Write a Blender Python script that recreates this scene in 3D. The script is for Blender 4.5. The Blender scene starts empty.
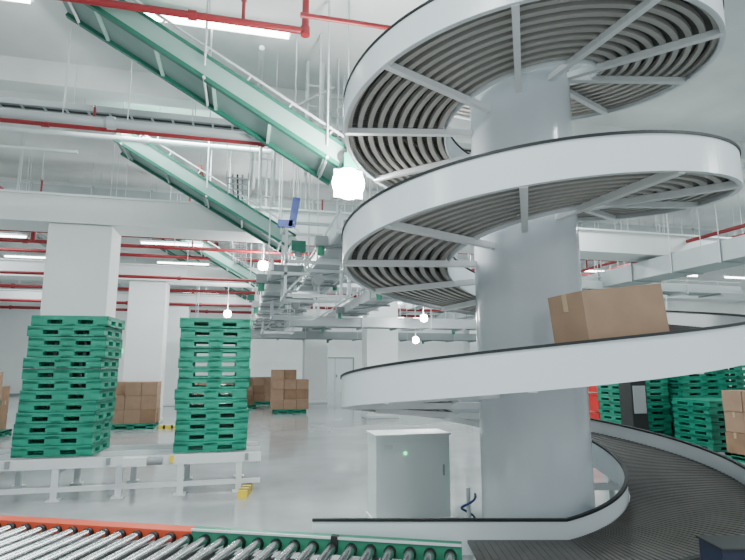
import bpy, math, random
from mathutils import Vector, Matrix
random.seed(7)
rad=math.radians
A=rad(13.4)          # camera yaw relative to the building grid
def W(xc,yc,z=0.0):  # view-aligned ground coords -> building coords
    return Vector((xc*math.cos(A)+yc*math.sin(A), -xc*math.sin(A)+yc*math.cos(A), z))
COL=bpy.context.scene.collection

# ---------------- materials
def mat(name,col,rough=0.5,metal=0.0,noise=0.0,scale=4.0,bump=0.0,emit=None,es=0.0,spec=0.5):
    m=bpy.data.materials.new(name); m.use_nodes=True
    nt=m.node_tree; b=nt.nodes['Principled BSDF']
    b.inputs['Base Color'].default_value=(*col,1); b.inputs['Roughness'].default_value=rough
    b.inputs['Metallic'].default_value=metal
    b.inputs['Specular IOR Level'].default_value=spec
    if noise>0 or bump>0:
        tc=nt.nodes.new('ShaderNodeTexCoord'); n=nt.nodes.new('ShaderNodeTexNoise')
        n.inputs['Scale'].default_value=scale; n.inputs['Detail'].default_value=5
        nt.links.new(tc.outputs['Object'],n.inputs['Vector'])
        if noise>0:
            r=nt.nodes.new('ShaderNodeValToRGB')
            r.color_ramp.elements[0].position=0.3; r.color_ramp.elements[1].position=0.7
            r.color_ramp.elements[0].color=(*[c*(1-noise) for c in col],1)
            r.color_ramp.elements[1].color=(*[min(1,c*(1+noise*0.5)) for c in col],1)
            nt.links.new(n.outputs['Fac'],r.inputs['Fac']); nt.links.new(r.outputs['Color'],b.inputs['Base Color'])
        if bump>0:
            bm=nt.nodes.new('ShaderNodeBump'); bm.inputs['Strength'].default_value=bump
            bm.inputs['Distance'].default_value=0.02
            nt.links.new(n.outputs['Fac'],bm.inputs['Height']); nt.links.new(bm.outputs['Normal'],b.inputs['Normal'])
    if emit:
        b.inputs['Emission Color'].default_value=(*emit,1); b.inputs['Emission Strength'].default_value=es
    return m
M_wall=mat('white_paint',(.77,.80,.80),.6,noise=.06,scale=.6)
M_ceil=mat('ceiling_paint',(.77,.81,.80),.8,noise=.28,scale=.4)
M_floor=mat('polished_concrete',(.37,.39,.40),.13,noise=.22,scale=.8,spec=.6)
M_guard=mat('guard_white',(.80,.85,.88),.22)
M_black=mat('black_rubber',(.012,.014,.015),.5)
M_belt=mat('belt_slat',(.085,.08,.075),.42,noise=.2,scale=6)
M_under=mat('galvanised_rail',(.40,.385,.355),.4)
M_arm=mat('arm_white',(.80,.82,.82),.4)
M_colm=mat('wrapped_column',(.64,.69,.73),.13,noise=.08,scale=1.2)
M_green=mat('pallet_green',(.008,.25,.16),.4,noise=.15,scale=3)
M_steel=mat('roller_steel',(.62,.63,.64),.22,metal=.95)
M_grey=mat('grey_frame',(.26,.28,.29),.5)
M_lgrey=mat('light_frame',(.64,.68,.69),.45)
M_orange=mat('orange_rail',(.66,.08,.03),.45)
M_grail=mat('green_rail',(.04,.27,.16),.4)
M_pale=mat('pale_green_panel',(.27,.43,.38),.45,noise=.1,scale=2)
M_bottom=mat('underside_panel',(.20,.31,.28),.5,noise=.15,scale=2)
M_dgreen=mat('dark_green_edge',(.01,.14,.09),.45)
M_red=mat('sprinkler_red',(.25,.016,.022),.45)
M_redb=mat('red_plastic',(.65,.03,.03),.4)
M_card=mat('cardboard',(.32,.205,.135),.8,noise=.12,scale=5)
M_card2=mat('cardboard_dark',(.25,.15,.09),.8,noise=.15,scale=5)
M_tape=mat('packing_tape',(.44,.32,.20),.35)
M_blue=mat('blue_plastic',(.02,.05,.22),.5)
M_navy=mat('navy_paint',(.015,.02,.05),.4)
M_yel=mat('yellow_paint',(.8,.6,.03),.5)
M_duct=mat('duct_sheet',(.42,.46,.47),.4,metal=.35,noise=.1,scale=1.5)
M_cab=mat('cabinet_white',(.70,.77,.76),.4)
M_gled=mat('green_led',(.02,.5,.2),.4,emit=(.05,1,.35),es=3)
M_lamp=mat('lamp_glow',(1,1,1),.5,emit=(1,1,.98),es=90)
M_tube=mat('tube_glow',(1,1,1),.5,emit=(.93,1,.98),es=14)

# ---------------- mesh builder
class MB:
    def __init__(s): s.v=[];s.f=[];s.m=[];s.mats=[];s.sm=[]
    def mi(s,m):
        if m not in s.mats: s.mats.append(m)
        return s.mats.index(m)
    def add(s,vs,fs,m,smooth=False):
        o=len(s.v); s.v+= [tuple(v) for v in vs]; k=s.mi(m)
        for f in fs: s.f.append(tuple(i+o for i in f)); s.m.append(k); s.sm.append(smooth)
    def box(s,c,size,m,rz=0.0,R=None):
        x,y,z=[d/2 for d in size]; c=Vector(c)
        vs=[Vector((a*x,b*y,d*z)) for d in(-1,1) for b in(-1,1) for a in(-1,1)]
        if R is None: R=Matrix.Rotation(rz,3,'Z')
        vs=[R@v+c for v in vs]
        s.add(vs,[(0,2,3,1),(4,5,7,6),(0,1,5,4),(1,3,7,5),(3,2,6,7),(2,0,4,6)],m)
    def cyl(s,p0,p1,r,m,n=10,caps=True,r1=None):
        p0=Vector(p0);p1=Vector(p1);d=(p1-p0).normalized()
        a=d.orthogonal().normalized();b=d.cross(a); r1=r if r1 is None else r1
        vs=[]
        for p,q in((p0,r),(p1,r1)):
            for i in range(n):
                t=2*math.pi*i/n; vs.append(p+(a*math.cos(t)+b*math.sin(t))*q)
        s.add(vs,[(i,(i+1)%n,n+(i+1)%n,n+i) for i in range(n)],m,True)
        if caps: s.add(vs,[tuple(range(n-1,-1,-1)),tuple(range(n,2*n))],m)
    def beam(s,p0,p1,w,h,m):
        p0=Vector(p0);p1=Vector(p1);d=(p1-p0);L=d.length;d.normalize()
        side=d.cross(Vector((0,0,1)))
        if side.length<1e-4: side=Vector((1,0,0))
        side.normalize(); up=side.cross(d)
        R=Matrix((d,side,up)).transposed()
        s.box((p0+p1)/2,(L,w,h),m,R=R)
    def sweep(s,pts,prof,m,smooth=False):
        n=len(prof); vs=[]
        for o,d in pts:
            for r,z in prof: vs.append(o+d*r+Vector((0,0,z)))
        fs=[]
        for k in range(len(pts)-1):
            for i in range(n):
                j=(i+1)%n; fs.append((k*n+i,k*n+j,(k+1)*n+j,(k+1)*n+i))
        fs.append(tuple(range(n))); fs.append(tuple((len(pts)-1)*n+i for i in range(n-1,-1,-1)))
        s.add(vs,fs,m,False)
    def obj(s,name,parent=None,bevel=0):
        me=bpy.data.meshes.new(name); me.from_pydata(s.v,[],s.f)
        for m in s.mats: me.materials.append(m)
        me.polygons.foreach_set('material_index',s.m)
        me.polygons.foreach_set('use_smooth',s.sm); me.update()
        o=bpy.data.objects.new(name,me); COL.objects.link(o)
        if parent: o.parent=parent
        if bevel:
            b=o.modifiers.new('bevel','BEVEL'); b.width=bevel; b.segments=2; b.limit_method='ANGLE'
        return o
def empty(name,loc=(0,0,0)):
    e=bpy.data.objects.new(name,None); e.location=loc; e.empty_display_size=.2; COL.objects.link(e); return e

# ---------------- room
H=6.5; XL,XR,YB,YF=-15,20,36,-5
b=MB(); b.box(((XL+XR)/2,(YB+YF)/2,-.1),(XR-XL,YB-YF,.2),M_floor); b.obj('floor')
b=MB(); b.box(((XL+XR)/2,(YB+YF)/2,H+.1),(XR-XL,YB-YF,.2),M_ceil); b.obj('ceiling')
b=MB(); b.box(((XL+XR)/2,YB+.1,H/2),(XR-XL,.2,H),M_wall); b.obj('wall_back')
b=MB(); b.box((XL-.1,(YB+YF)/2,H/2),(.2,YB-YF,H),M_wall); b.obj('wall_left')
b=MB(); b.box((XR+.1,(YB+YF)/2,H/2),(.2,YB-YF,H),M_wall); b.obj('wall_right')
def col(x,y,w=1.1,top=4.36):
    b=MB(); b.box((x,y,top/2),(w,w*.7,top),M_wall); b.box((x,y,.06),(w+.04,w*.7+.04,.12),M_lgrey)
    b.obj('structural_column',bevel=.02)
for x,y in ((-3.05,11.2),(-2.97,18.2),(4.6,18.2),(3.3,25.5),(-2.97,25.5),(11.5,18.2),(-10,18.2),(11.5,25.5),(-10,11.2)): col(x,y)
for y,z,h in ((11.2,4.62,.5),(18.2,4.6,.46),(25.5,4.6,.46)):
    b=MB(); b.box((2.5,y,z),(34.9,.9,h),M_wall); b.box((2.5,y,z+h/2+.02),(34.9,1.0,.04),M_wall); b.obj('ceiling_girder')
for y in (3.5,9.0,15.2,22.3,30):
    b=MB(); b.box((2.5,y,H-.2),(34.9,.35,.4),M_ceil); b.obj('ceiling_joist')

# ---------------- spiral conveyor
SP=empty('spiral_conveyor')
C=W(1.45,4.99); R=1.72; RI=.74; RC=.478; P=1.30; T0=-90; T1=1190
def zt(t): return .658+(t-T0)/360*P-.035*(1+math.cos(rad(t-324)))
def dirv(t):
    a=rad(t)-A; return Vector((math.cos(a),math.sin(a),0))
def path(r,t0,t1,step=3.0,dz=0.0,straight=0.0):
    pts=[]
    tan=Vector((-math.cos(A),math.sin(A),0))
    if straight>0:
        o=C+dirv(t0)*r+tan*straight; o.z=zt(t0)+dz; pts.append((o,dirv(t0)))
    n=int((t1-t0)/step)
    for i in range(n+1):
        t=t0+(t1-t0)*i/n; o=C+dirv(t)*r; o.z=zt(t)+dz; pts.append((o,dirv(t)))
    return pts
GH=.26
b=MB()
b.sweep(path(R,T0,T1,step=2,straight=.75),[(0,-GH),(.012,-GH),(.012,0),(0,0)],M_guard)
b.sweep(path(R,T0,T1,step=2,straight=.75),[(-.012,-.004),(.022,-.004),(.022,.014),(-.012,.014)],M_black)
b.sweep(path(R,T0,T1,step=2,straight=.75),[(-.03,-GH),(.0,-GH),(.0,-GH+.02),(-.03,-GH+.02)],M_lgrey)
b.obj('outer_guard',SP)
b=MB()
b.sweep(path(RI,T0,T1,step=2,straight=1.9),[(-.012,-.24),(0,-.24),(0,0),(-.012,0)],M_guard)
b.sweep(path(RI,T0,T1,step=2,straight=1.9),[(-.022,-.004),(.01,-.004),(.01,.014),(-.022,.014)],M_black)
b.obj('inner_guard',SP)
b=MB(); BZ=-.13
t=T0; st=1.6
while t<T1-2:
    w=st*.965; vs=[]
    for tt in(t,t+w):
        d=dirv(tt)
        for r,dz in((RI+.01,0),(R-.02,0),(R-.02,-.02),(RI+.01,-.02)):
            o=C+d*r; o.z=zt(t)+BZ+dz; vs.append(o)
    b.add(vs,[(0,1,5,4),(3,7,6,2),(1,2,6,5),(0,4,7,3),(0,3,2,1),(4,5,6,7)],M_belt)
    t+=st
tan=Vector((-math.cos(A),math.sin(A),0)); 
for i in range(15):
    o=C+dirv(T0)*((R+RI)/2)+tan*(.025+i*.05); o.z=zt(T0)+BZ-.01
    b.box(o,(.047,R-RI-.03,.02),M_belt,rz=-A)
b.obj('belt_slats',SP)
b=MB()
for i in range(10):
    r=.79+i*.098
    b.sweep(path(r,T0,T1,step=4),[(-.023,-.215),(.023,-.215),(.023,-.17),(-.023,-.17)],M_under)
b.obj('track_rails',SP)
b=MB(); t=-70
while t<T1:
    d=dirv(t); z=zt(t)-.243
    p0=C+d*(RC-.01); p1=C+d*(R-.01); p0.z=p1.z=z
    b.beam(p0,p1,.055,.055,M_arm)
    t+=36
t=-80
while t<110:
    d=dirv(t)
    for r in(RI+.05,R-.06):
        p=C+d*r; b.cyl((p.x,p.y,0),(p.x,p.y,zt(t)-.22),.025,M_arm)
        b.cyl((p.x,p.y,0),(p.x,p.y,.02),.07,M_arm)
    t+=48
b.obj('support_arms',SP)
b=MB(); b.cyl((C.x,C.y,0),(C.x,C.y,H),RC,M_colm,n=64,caps=False)
b.obj('center_column',SP)

# cartons
def carton(b,c,size,rz,m=M_card,R=None,tape=True):
    R=R or Matrix.Rotation(rz,3,'Z'); c=Vector(c)
    b.box(c,size,m,R=R)
    x,y,z=size
    if tape:
        b.box(c+R@Vector((0,0,z/2)),(x*1.004,.05,.004),M_tape,R=R)
        for sx in(-1,1): b.box(c+R@Vector((sx*x/2,0,z*.36)),(.004,.05,z*.28),M_tape,R=R)
        b.box(c+R@Vector((0,0,z/2+.001)),(x*1.002,.004,.003),M_card2,R=R)
tb_=275.5; d=dirv(tb_); p=C+d*(1.38)
slope=math.atan(P/(2*math.pi*1.4))*.8
tanv=Vector((-d.y,d.x,0))
tanv=Matrix.Rotation(rad(9),3,'Z')@tanv; d2=Vector((tanv.y,-tanv.x,0))
Rb=Matrix((tanv*math.cos(slope)+Vector((0,0,math.sin(slope))), -d2, (tanv*-math.sin(slope)+Vector((0,0,math.cos(slope)))))).transposed()
p.z=zt(tb_)+BZ+.245
b=MB(); carton(b,p,(.61,.38,.43),0,R=Rb); b.obj('cardboard_box',bevel=.006)

# ---------------- roller conveyor in front
p0=W(-5.2,5.05); p1=W(.62,3.98); zr=.46
dv=(p1-p0); L=dv.length; dv.normalize(); nv=Vector((dv.y,-dv.x,0))
ang=math.atan2(dv.y,dv.x)
b=MB(); Wd=.85
split=L*.66
def at(s,o,z): q=p0+dv*s+nv*o; q.z=z; return q
b.box(at(split/2,-.03,zr),(split,.13,.10),M_orange,rz=ang)
b.box(at((L+split)/2,0,zr+.01),(L-split,.07,.12),M_grail,rz=ang)
b.box(at((L+split)/2,.04,zr+.065),(L-split,.02,.014),M_lgrey,rz=ang)
b.box(at(L/2,Wd,zr-.02),(L,.05,.10),M_orange,rz=ang)
s=.1
while s<L-.05:
    b.cyl(at(s,.03,zr-.005),at(s,Wd-.03,zr-.005),.036,M_steel,n=16)
    b.cyl(at(s,.03,zr-.005),at(s,.07,zr-.005),.043,M_black,n=12)
    s+=.14
b.box(at(L/2,Wd/2,zr-.10),(L,Wd-.06,.01),M_black,rz=ang)
s=.3
while s<L:
    for o in(0,Wd):
        b.box(at(s,o,(zr-.05)/2),(.06,.05,zr-.05),M_grey,rz=ang); b.box(at(s,o,.01),(.14,.12,.02),M_grey,rz=ang)
    b.box(at(s,Wd/2,.18),(.04,Wd,.04),M_grey,rz=ang)
    s+=1.25
for q in(.9,): b.box(at(L-q,.03,zr+.04),(.05,.05,.08),M_black,rz=ang)
b.obj('roller_conveyor')
# navy box on a post, added to stand in for the dark-blue guard corner
b=MB(); q=W(1.93,2.92)
b.cyl((q.x,q.y,0),(q.x,q.y,.7),.03,M_grey); b.cyl((q.x,q.y,0),(q.x,q.y,.02),.1,M_grey)
b.box((q.x,q.y,.77),(.42,.2,.16),M_navy,rz=-A); b.box((q.x,q.y,.855),(.44,.22,.012),M_black,rz=-A)
for k in(-.1,0,.1): 
    w_=q+Vector((k,0,0)); b.cyl((w_.x,w_.y-.09,.78),(w_.x,w_.y-.13,.78),.015,M_grail if k<0 else M_redb)
b.obj('navy_box',bevel=.004)

# ---------------- pallets
def pallet(b,x,y,z,rz,w=1.2,d=1.0,h=.142,m=M_green):
    R=Matrix.Rotation(rz,3,'Z')
    def bx(c,s): b.box(R@Vector(c)+Vector((x,y,z)),s,m,R=R)
    for i in range(7): bx((0,-d/2+d*(i+.5)/7,h-.011),(w,d/7*.78,.022))
    for sx in(-1,0,1): bx((sx*(w/2-.06),0,h-.03),(.12,d,.02))
    for sx in(-1,0,1):
        for sy in(-1,0,1): bx((sx*(w/2-.1),sy*(d/2-.07),h*.5),(.2,.14,h-.05))
    for sy in(-1,0,1): bx((0,sy*(d/2-.07),.014),(w,.14,.026))
    for sx in(-1,0,1): bx((sx*(w/2-.07),0,.014),(.14,d,.026))
    bx((0,-d/2+.008,h-.03),(w,.016,.055)); bx((0,d/2-.008,h-.03),(w,.016,.055))
    for sx in(-1,1): bx((sx*(w/2-.008),0,h-.03),(.016,d,.055))
def stack(x,y,z,n,rz=0,w=1.2,d=1.0,lean=0,name='pallet_stack',st=.146):
    b=MB()
    for i in range(n):
        pallet(b,x+random.uniform(-.02,.02)+lean*i,y+random.uniform(-.02,.02),z+i*st,rz+random.uniform(-.025,.025),w,d)
    return b.obj(name)
PC=.54
stack(-2.41,8.67,PC,13,w=1.0,d=.8,lean=.006,rz=rad(-4)); stack(-.42,8.67,PC,13,w=1.0,d=.85,rz=rad(2))
# pallet conveyor
b=MB(); xa,xb=-8,.3
for y in(8.15,8.67,9.19):
    b.box(((xa+xb)/2,y,PC-.07),(xb-xa,.09,.13),M_lgrey)
    b.box(((xa+xb)/2,y,PC-.002),(xb-xa,.03,.004),M_grey)
x=xa+.2
while x<xb:
    b.box((x,8.67,PC-.17),(.07,1.1,.07),M_lgrey)
    for y in(8.15,9.19):
        b.box((x,y,(PC-.13)/2),(.08,.07,PC-.13),M_lgrey); b.box((x,y,.01),(.16,.14,.02),M_lgrey)
    x+=.78
b.box(((xa+xb)/2,8.145,.14),(xb-xa,.05,.06),M_lgrey)
for xx in(-2.9,-1.7,-.9,.1): b.box((xx,8.09,PC-.06),(.05,.03,.09),M_yel if xx==-.9 else M_grey)
b.box((-1.35,8.0,PC-.06),(.3,.14,.11),M_lgrey); b.cyl((-1.2,7.98,PC-.06),(-1.0,7.98,PC-.06),.05,M_grey)
b.obj('pallet_conveyor')
stack(9.3,11.6,0,11); stack(10.65,11.3,0,12); stack(12.0,11.6,0,12); stack(9.95,9.95,0,7,w=1.1)
stack(12.1,9.8,0,11); stack(-4.55,10.3,0,8,w=1.0); stack(-6.2,11.4,0,8)
def cstack(x,y,nx,ny,nz,s=(.48,.45,.36),rz=0,z0=.145):
    b=MB(); pallet(b,x,y,0,rz,m=M_green)
    for i in range(nx):
        for j in range(ny):
            for k in range(nz):
                if k==nz-1 and random.random()<.25: continue
                carton(b,(x+(i-(nx-1)/2)*s[0]+random.uniform(-.01,.01),y+(j-(ny-1)/2)*s[1],z0+s[2]*(k+.5)),
                   (s[0]*.97,s[1]*.97,s[2]*.98),0,random.choice((M_card,M_card,M_card2)),tape=(random.random()<.7))
    b.obj('carton_stack')
cstack(-2.95,16.9,3,2,3,s=(.42,.42,.38)); cstack(-1.5,20.6,2,2,3); cstack(1.75,20.9,3,2,4,s=(.46,.45,.36)); cstack(.75,25.5,3,2,3)
cstack(-.6,27.5,2,2,3); cstack(9.5,8.2,3,2,3,s=(.42,.42,.38)); cstack(8.6,15,3,2,3); cstack(-6.3,15.5,2,2,4)
cstack(.0,23.6,2,2,3)
b=MB()
p=W(6.1,14.8)
for i in range(3):
    b.box((p.x,p.y,.25+i*.5),(.42,.5,.42),M_redb); b.box((p.x,p.y,.48+i*.5),(.48,.56,.05),M_redb)
    b.box((p.x,p.y-.255,.3+i*.5),(.2,.01,.1),M_black)
b.obj('red_crate_stack',bevel=.01)
b=MB(); p=W(5.85,12.35)
b.box((p.x,p.y,.7),(.4,.4,1.4),M_black); b.box((p.x,p.y-.21,1.0),(.32,.02,.6),M_grey); b.box((p.x,p.y,1.42),(.44,.44,.04),M_black)
b.obj('dark_cabinet',bevel=.01)

# white electrical cabinet
p=W(.42,6.6)
b=MB()
b.box((p.x,p.y,.49),(.88,.42,.92),M_cab); b.box((p.x,p.y,.02),(.92,.46,.04),M_cab)
b.box((p.x,p.y-.005,.96),(.91,.46,.02),M_cab)
b.box((p.x,p.y-.214,.48),(.80,.006,.82),M_cab); b.box((p.x+.36,p.y-.222,.56),(.02,.015,.12),M_grey)
b.cyl((p.x-.1,p.y-.215,.76),(p.x-.1,p.y-.235,.76),.018,M_gled); b.box((p.x-.3,p.y-.219,.83),(.1,.005,.05),M_lgrey)
b.obj('electrical_cabinet',bevel=.006)

# ---------------- overhead inclined conveyors
def incline(x0,y,z0,zc,w=.7):
    b=MB(); ang=rad(30); L=(zc-z0)/math.sin(ang)-.3
    d=Vector((-math.cos(ang),0,math.sin(ang))); n=Vector((math.sin(ang),0,math.cos(ang)))
    s0=Vector((x0,y,z0)); s1=s0+d*L
    for sy in(-1,1):
        o=Vector((0,sy*w/2,0))
        b.beam(s0+o,s1+o,.03,.26,M_pale)
        b.beam(s0+o+n*.13,s1+o+n*.13,.05,.04,M_dgreen)
        b.beam(s0+o-n*.13,s1+o-n*.13,.07,.05,M_dgreen)
        b.beam(s0+o+n*.24,s1+o+n*.24,.025,.025,M_lgrey)
        k=.3
        while k<L:
            b.beam(s0+d*k+o+n*.12,s0+d*k+o+n*.24,.02,.02,M_lgrey); k+=.6
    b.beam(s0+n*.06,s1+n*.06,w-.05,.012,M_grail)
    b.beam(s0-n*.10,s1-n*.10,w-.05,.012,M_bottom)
    k=.2
    while k<L:
        b.beam(s0+d*k-n*.13+Vector((0,-w/2,0)),s0+d*k-n*.13+Vector((0,w/2,0)),.04,.03,M_pale); k+=.8
    b.cyl(s0+Vector((0,-w/2-.03,0)),s0+Vector((0,w/2+.03,0)),.09,M_steel,n=16)
    b.box(s0+Vector((.1,-w/2-.12,-.12)),(.26,.18,.2),M_dgreen); b.cyl(s0+Vector((.1,-w/2-.12,-.3)),s0+Vector((.1,-w/2-.12,-.1)),.07,M_grey)
    for k in(.25,L*.5,L-.1):
        q=s0+d*k
        for sy in(-1,1): b.cyl((q.x,y+sy*(w/2+.04),q.z),(q.x,y+sy*(w/2+.04),H),.014,M_lgrey,n=6)
        b.cyl((q.x,y-w/2-.06,q.z-.16),(q.x,y+w/2+.06,q.z-.16),.02,M_lgrey,n=6)
    b.obj('inclined_belt_conveyor')
for x0,y,z0,z1 in((1.15,6.75,4.35,H),(.82,10.25,4.03,6.0),(.35,17.2,4.35,H),(.1,20.8,4.35,H)): incline(x0,y,z0,z1)

def overhead(pa,pb,w=.8,h=.22,step=1.1,mside=M_lgrey,under=M_duct,rails=True):
    b=MB(); pa=Vector(pa);pb=Vector(pb); d=(pb-pa);L=d.length;d.normalize(); s=Vector((-d.y,d.x,0))
    for k in(-1,1):
        b.beam(pa+s*k*w/2,pb+s*k*w/2,.04,h,mside)
        if rails:
            b.beam(pa+s*k*w/2+Vector((0,0,h)),pb+s*k*w/2+Vector((0,0,h)),.025,.025,mside)
    b.beam(pa+Vector((0,0,.02)),pb+Vector((0,0,.02)),w-.04,.015,under)
    k=.1; i=0
    while k<L:
        q=pa+d*k
        b.beam(q-s*(w/2+.08)-Vector((0,0,h/2+.03)),q+s*(w/2+.08)-Vector((0,0,h/2+.03)),.05,.05,M_grey if i%2 else mside)
        for sy in(-1,1):
            a=q+s*sy*(w/2+.06)
            if i%2==0: b.cyl((a.x,a.y,a.z-h/2-.05),(a.x,a.y,H),.013,M_lgrey,n=6)
            if rails: b.beam(a-s*sy*.06,a-s*sy*.06+Vector((0,0,h)),.025,.025,mside)
        if k+step<L and i%3==0:
            b.beam(q-s*w/2-Vector((0,0,h/2+.02)),q+d*step+s*w/2-Vector((0,0,h/2+.02)),.03,.02,M_grey)
        if i%4==1:
            b.box(q+s*(w/2+.14)-Vector((0,0,.05)),(.2,.2,.16),M_grey); b.cyl(q+s*(w/2+.14)-Vector((0,0,.28)),q+s*(w/2+.14)-Vector((0,0,.1)),.06,M_grail)
        k+=step;i+=1
    b.obj('overhead_conveyor')
overhead((1.75,7.6,3.85),(1.75,32,3.85))
overhead((.7,9.0,3.4),(.7,32,3.4),w=.55,h=.16)
overhead((3.0,9.0,3.3),(3.0,24.5,3.3),w=.6)
overhead((1.2,16.4,3.05),(16,16.4,3.05),w=.7,h=.3,rails=False,mside=M_duct)
overhead((-2,23,3.0),(16,23,3.0),w=.9,h=.3,rails=False,mside=M_duct)
overhead((1.0,12.9,3.9),(14,12.9,3.9),w=.6)
for y in (9.5,13.5,20):
    b=MB()
    for sx in(-.55,.55):
        for sy in(-.4,.4): b.beam((1.2+sx,y+sy,2.9),(1.2+sx,y+sy,4.2),.05,.05,M_lgrey)
    for z in(2.92,3.5,4.18):
        for sy in(-.4,.4): b.beam((.65,y+sy,z),(1.75,y+sy,z),.05,.05,M_lgrey)
        for sx in(-.55,.55): b.beam((1.2+sx,y-.4,z),(1.2+sx,y+.4,z),.05,.05,M_lgrey)
    b.beam((.65,y-.4,2.95),(1.75,y-.4,4.15),.03,.03,M_lgrey)
    b.cyl((1.2,y-.5,3.2),(1.2,y-.25,3.2),.1,M_grey,n=14)
    b.obj('transfer_frame')
# cable trays (ladder type)
def tray(pa,pb,w=.35,m=M_duct):
    b=MB(); pa=Vector(pa);pb=Vector(pb);d=pb-pa;L=d.length;d.normalize();s=Vector((-d.y,d.x,0))
    for k in(-1,1): b.beam(pa+s*k*w/2,pb+s*k*w/2,.02,.09,m)
    for k in range(3): b.cyl(pa+s*(k-1)*.08+Vector((0,0,-.01)),pb+s*(k-1)*.08+Vector((0,0,-.01)),.018,M_black if k==1 else M_grey,n=6)
    k=.1;i=0
    while k<L:
        q=pa+d*k; b.beam(q-s*w/2-Vector((0,0,.035)),q+s*w/2-Vector((0,0,.035)),.03,.015,m)
        if i%6==0:
            for sy in(-1,1):
                a=q+s*sy*(w/2+.015); b.cyl((a.x,a.y,a.z-.05),(a.x,a.y,H),.008,M_lgrey,n=6)
        k+=.3;i+=1
    b.obj('cable_tray')
tray((-10,8.5,5.55),(4,8.5,5.55)); tray((-.2,8.9,4.9),(-.2,30,4.9)); tray((-12,12.4,4.95),(8,12.4,4.95),w=.45)
tray((5.4,12.5,4.3),(5.4,30,4.3),w=.45); tray((-6.2,5,5.6),(-6.2,30,5.6),w=.4)

# ---------------- pipes
def pipe(pts,r,m,name='sprinkler_pipe',heads=0,fl=2.9):
    b=MB(); pts=[Vector(p) for p in pts]
    for a,c in zip(pts,pts[1:]):
        b.cyl(a,c,r,m,n=12); L=(c-a).length; dd=(c-a).normalized(); k=fl*.5
        while k<L:
            b.cyl(a+dd*(k-.05),a+dd*(k+.05),r*1.35,m,n=12)
            if abs(dd.z)<.5:
                q=a+dd*(k+.2)
                b.cyl((q.x,q.y,q.z),(q.x,q.y,H),.009,M_lgrey,n=6)
            if heads and abs(dd.z)<.5:
                q=a+dd*(k+.6); b.cyl(q,q+Vector((0,0,.3)),r*.5,m,n=8); b.cyl(q+Vector((0,0,.3)),q+Vector((0,0,.33)),r*.9,M_steel,n=8)
            k+=fl
    for q in pts[1:-1]:
        b.cyl(q-Vector((0,0,r*1.3)),q+Vector((0,0,r*1.3)),r*1.3,m,n=12)
    b.obj(name)
pipe([(-8,6.3,5.95),(.62,6.3,5.95),(.62,6.3,H)],.045,M_red,heads=1)
pipe([(.5,5.7,5.75),(2.0,5.7,5.75)],.03,M_red)
pipe([(-10,7.8,5.02),(1.8,7.8,5.02)],.035,M_red,heads=1)
pipe([(-12,7.5,5.02),(1.0,7.5,4.98)],.065,M_duct,name='cable_conduit')
pipe([(-12,9.9,5.75),(1.0,9.9,5.75)],.05,M_lgrey,name='cable_conduit')
pipe([(-12,10.1,5.5),(-3,10.1,5.5)],.03,M_lgrey,name='cable_conduit')
pipe([(.1,7.2,6.2),(.1,30,6.2)],.04,M_lgrey,name='cable_conduit')
pipe([(-12,11.9,5.2),(9,11.9,5.2)],.04,M_red,heads=1)
pipe([(-12,14.8,5.1),(14,14.8,5.1)],.05,M_red,heads=1)
pipe([(-12,17.5,5.1),(14,17.5,5.1)],.05,M_red)
pipe([(-12,13.0,4.45),(2,13.0,4.45)],.04,M_red,heads=1)
pipe([(-12,16.0,4.2),(2,16.0,4.2)],.045,M_red)
pipe([(-12,20.3,4.4),(14,20.3,4.4)],.06,M_red)
pipe([(-12,23.9,4.3),(14,23.9,4.3)],.06,M_red)
pipe([(-12,28,4.4),(14,28,4.4)],.07,M_red)
pipe([(-4.6,4.5,5.05),(-4.6,13.0,5.05),(-4.6,13.0,4.45)],.055,M_red)
pipe([(-1.0,11,5.75),(-1.0,30,5.75)],.05,M_red)
pipe([(10.5,4,4.75),(10.5,30,4.75)],.045,M_red,heads=1)
pipe([(13,4,5.2),(13,30,5.2)],.06,M_red)
b=MB(); b.box((-4.1,7.55,5.25),(.1,.12,.75),M_grey); b.box((-4.02,7.55,5.5),(.08,.2,.1),M_black); b.box((-4.1,7.5,4.95),(.16,.1,.2),M_black); b.cyl((-4.1,7.55,5.6),(-4.1,7.55,H),.015,M_grey)
b.obj('pipe_bracket')
for (x,y) in ((.95,7.9),(1.35,8.2),(.3,9.4)):
    b=MB()
    for sx in(-.12,.12): b.cyl((x+sx,y,4.6),(x+sx,y,H),.03,M_lgrey)
    z=4.7
    while z<6.4: b.cyl((x-.12,y,z),(x+.12,y,z),.018,M_lgrey); z+=.35
    b.cyl((x-.3,y-.04,5.7),(x+.3,y-.04,6.1),.02,M_lgrey); b.obj('ladder_hanger')
def duct(pa,pb,w,h):
    b=MB(); b.beam(pa,pb,w,h,M_duct); pa=Vector(pa);pb=Vector(pb);L=(pb-pa).length;d=(pb-pa).normalized();k=.6
    while k<L:
        q=pa+d*k; b.beam(q,q+d*.04,w+.06,h+.06,M_duct)
        s=Vector((-d.y,d.x,0))
        for sy in(-1,1):
            a=q+s*sy*(w/2+.03); b.cyl((a.x,a.y,a.z-h/2),(a.x,a.y,H),.01,M_lgrey,n=6)
        k+=1.3
    b.obj('ventilation_duct')
duct((9.8,3,4.05),(9.8,32,4.05),.8,.42)
duct((-12,13.7,5.7),(14,13.7,5.7),.7,.35)
duct((7.6,12,4.45),(7.6,32,4.45),.5,.3)
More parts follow.
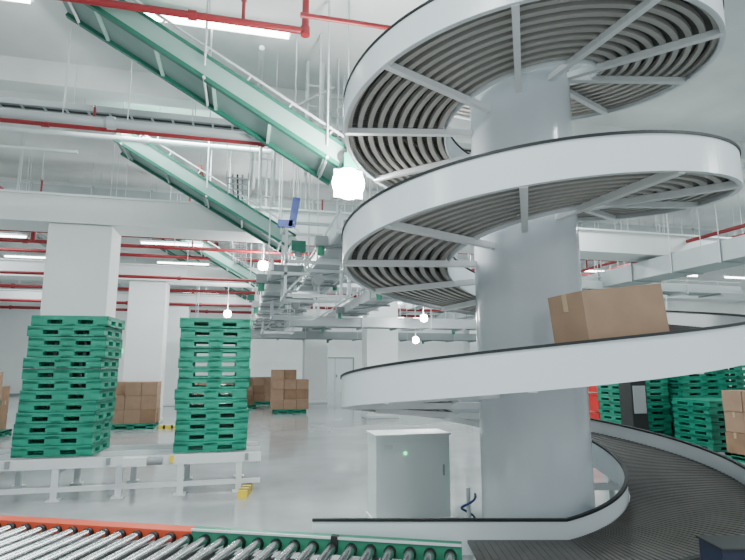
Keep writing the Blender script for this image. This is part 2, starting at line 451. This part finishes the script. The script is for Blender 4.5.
# ---------------- lamps
def tube(x,y,z,ln,alongx=True,r=.03):
    b=MB(); sz=(ln,.14,.05) if alongx else (.14,ln,.05)
    b.box((x,y,z+.045),sz,M_lgrey)
    dx=Vector((ln/2-.03,0,0)) if alongx else Vector((0,ln/2-.03,0))
    b.cyl(Vector((x,y,z))-dx,Vector((x,y,z))+dx,r,M_tube,n=8)
    for k in(-1,1):
        q=Vector((x,y,z+.05))+dx*k*.7; b.cyl(q,(q.x,q.y,H),.008,M_lgrey,n=6)
    b.obj('tube_light')
for x in(-3.8,-.5): tube(x,7.1,6.38,2.0,r=.05)
tube(.4,4.9,6.3,1.6,r=.05)
for y in(9.6,13.1,16.8,20,24,28):
    for x in(-7,-2.2): tube(x,y,5.35 if y>10 else 5.9,1.8)
for y in(12,15,18.9,22,25,29,33):
    for x in(6.5,9,11.5,14,17): tube(x,y,4.75,1.9)
def flood(loc,r=.09,power=120):
    E=empty('floodlight',loc); x,y,z=loc
    b=MB(); b.box((0,.06,0),(r*1.8,.05,r*1.8),M_grey)
    for k in range(6): b.box((-r*.8+k*r*.32,.11,0),(.01,.06,r*1.5),M_grey)
    n=20; rings=6; vs=[];fs=[]
    for i in range(rings+1):
        a=math.pi/2*i/rings
        for j in range(n):
            t=2*math.pi*j/n; vs.append((r*math.cos(a)*math.cos(t),.03-r*.8*math.sin(a),r*math.cos(a)*math.sin(t)))
    for i in range(rings):
        for j in range(n): fs.append((i*n+j,i*n+(j+1)%n,(i+1)*n+(j+1)%n,(i+1)*n+j))
    b.add(vs,fs,M_lamp,True)
    b.cyl((0,.06,r*.9),(0,.06,H-z),.012,M_lgrey,n=6); b.obj('lamp_head',E)
    if power:
        l=bpy.data.lights.new('lamp_light','POINT'); l.energy=power; l.shadow_soft_size=.15; l.color=(1,1,.98)
        lo=bpy.data.objects.new('lamp_light',l); COL.objects.link(lo); lo.parent=E; lo.location=(0,-.3,0)
flood((1.17,6.15,3.93),.20,480)  # glowing dome drawn oversized, its shape imitates the lamp's glare
flood(tuple(W(-2.6,12.6,4.1)),.12,220); flood(tuple(W(1.5,15.6,3.1)),.11,150); flood(tuple(W(-4.7,17.4,3.4)),.12,150); flood(tuple(W(1.4,17.4,2.55)),.11,0)

# ---------------- small things
b=MB(); b.box((.62,7.3,3.85),(.10,.05,.42),M_blue,R=Matrix.Rotation(rad(8),3,'Y')); b.box((.50,7.3,3.68),(.2,.05,.10),M_blue); b.cyl((.60,7.3,4.05),(.60,7.3,H),.01,M_lgrey,n=6); b.obj('blue_sling')
def ybar(x,y,rz,l=.5):
    b=MB(); b.box((x,y,.05),(l,.12,.1),M_yel,rz=rz)
    for k in(-.3,0,.3):
        b.box((x+math.cos(rz)*k*l,y+math.sin(rz)*k*l,.051),(.06,.122,.101),M_black,rz=rz)
    b.obj('floor_bumper')
ybar(.1,7.95,rad(80),.5); p=W(1.2,9.9); ybar(p.x,p.y,rad(60),.6)
p=W(-5.6,15.5); ybar(p.x,p.y,0,.7)
b=MB(); p=W(.95,5.6); pr=None
for i in range(40):
    t=i/39*math.pi*4; q=Vector((p.x+.07*math.cos(t),p.y+.07*math.sin(t),.02+.012*i))
    if pr is not None: b.cyl(pr,q,.012,M_blue,n=6)
    pr=q
b.cyl((p.x,p.y,0),(p.x,p.y,.55),.02,M_lgrey); b.obj('air_hose')
b=MB(); b.box((-7.5,YB-.05,2.6),(.6,.06,.25),M_gled); b.obj('exit_sign')
for i,(x,w) in enumerate(((-9,1.8),(-4.5,1.2),(6,2.4))):
    b=MB(); b.box((x,YB-.03,1.1),(w,.06,2.2),M_lgrey)
    b.box((x,YB-.05,2.24),(w+.16,.1,.08),M_grey)
    for sx in(-1,1): b.box((x+sx*(w/2+.04),YB-.05,1.12),(.08,.1,2.24),M_grey)
    b.box((x,YB-.065,1.1),(.02,.02,2.2),M_grey); b.box((x+.1,YB-.08,1.05),(.03,.05,.2),M_black)
    b.obj('door_%d'%(i+1))
b=MB(); b.box(((XL+XR)/2,YB-.01,.06),(XR-XL,.03,.12),M_grey); b.obj('baseboard_back')

# ---------------- lights
def area(x,y,z,sx,sy,e,rot=(0,0,0)):  # added area lamps without fixtures, broad soft fill from above
    l=bpy.data.lights.new('ceiling_fill','AREA'); l.shape='RECTANGLE'; l.size=sx; l.size_y=sy; l.energy=e; l.color=(.90,.99,.99)
    o=bpy.data.objects.new('ceiling_fill',l); o.location=(x,y,z); o.rotation_euler=rot; COL.objects.link(o)
for x in(-8,-1,6,13):
    for y in(1,9.8,16,23,31): area(x,y,6.0,2.5,.8,240)
w=bpy.data.worlds.new('world'); bpy.context.scene.world=w; w.use_nodes=True
w.node_tree.nodes['Background'].inputs[0].default_value=(.87,.97,1,1); w.node_tree.nodes['Background'].inputs[1].default_value=1.2

# ---------------- camera
cd=bpy.data.cameras.new('camera'); cd.sensor_width=36; cd.lens=26.0; cd.clip_end=200
co=bpy.data.objects.new('camera',cd); co.location=(0,0,1.75); co.rotation_euler=(rad(99),0,-A); COL.objects.link(co)
bpy.context.scene.camera=co
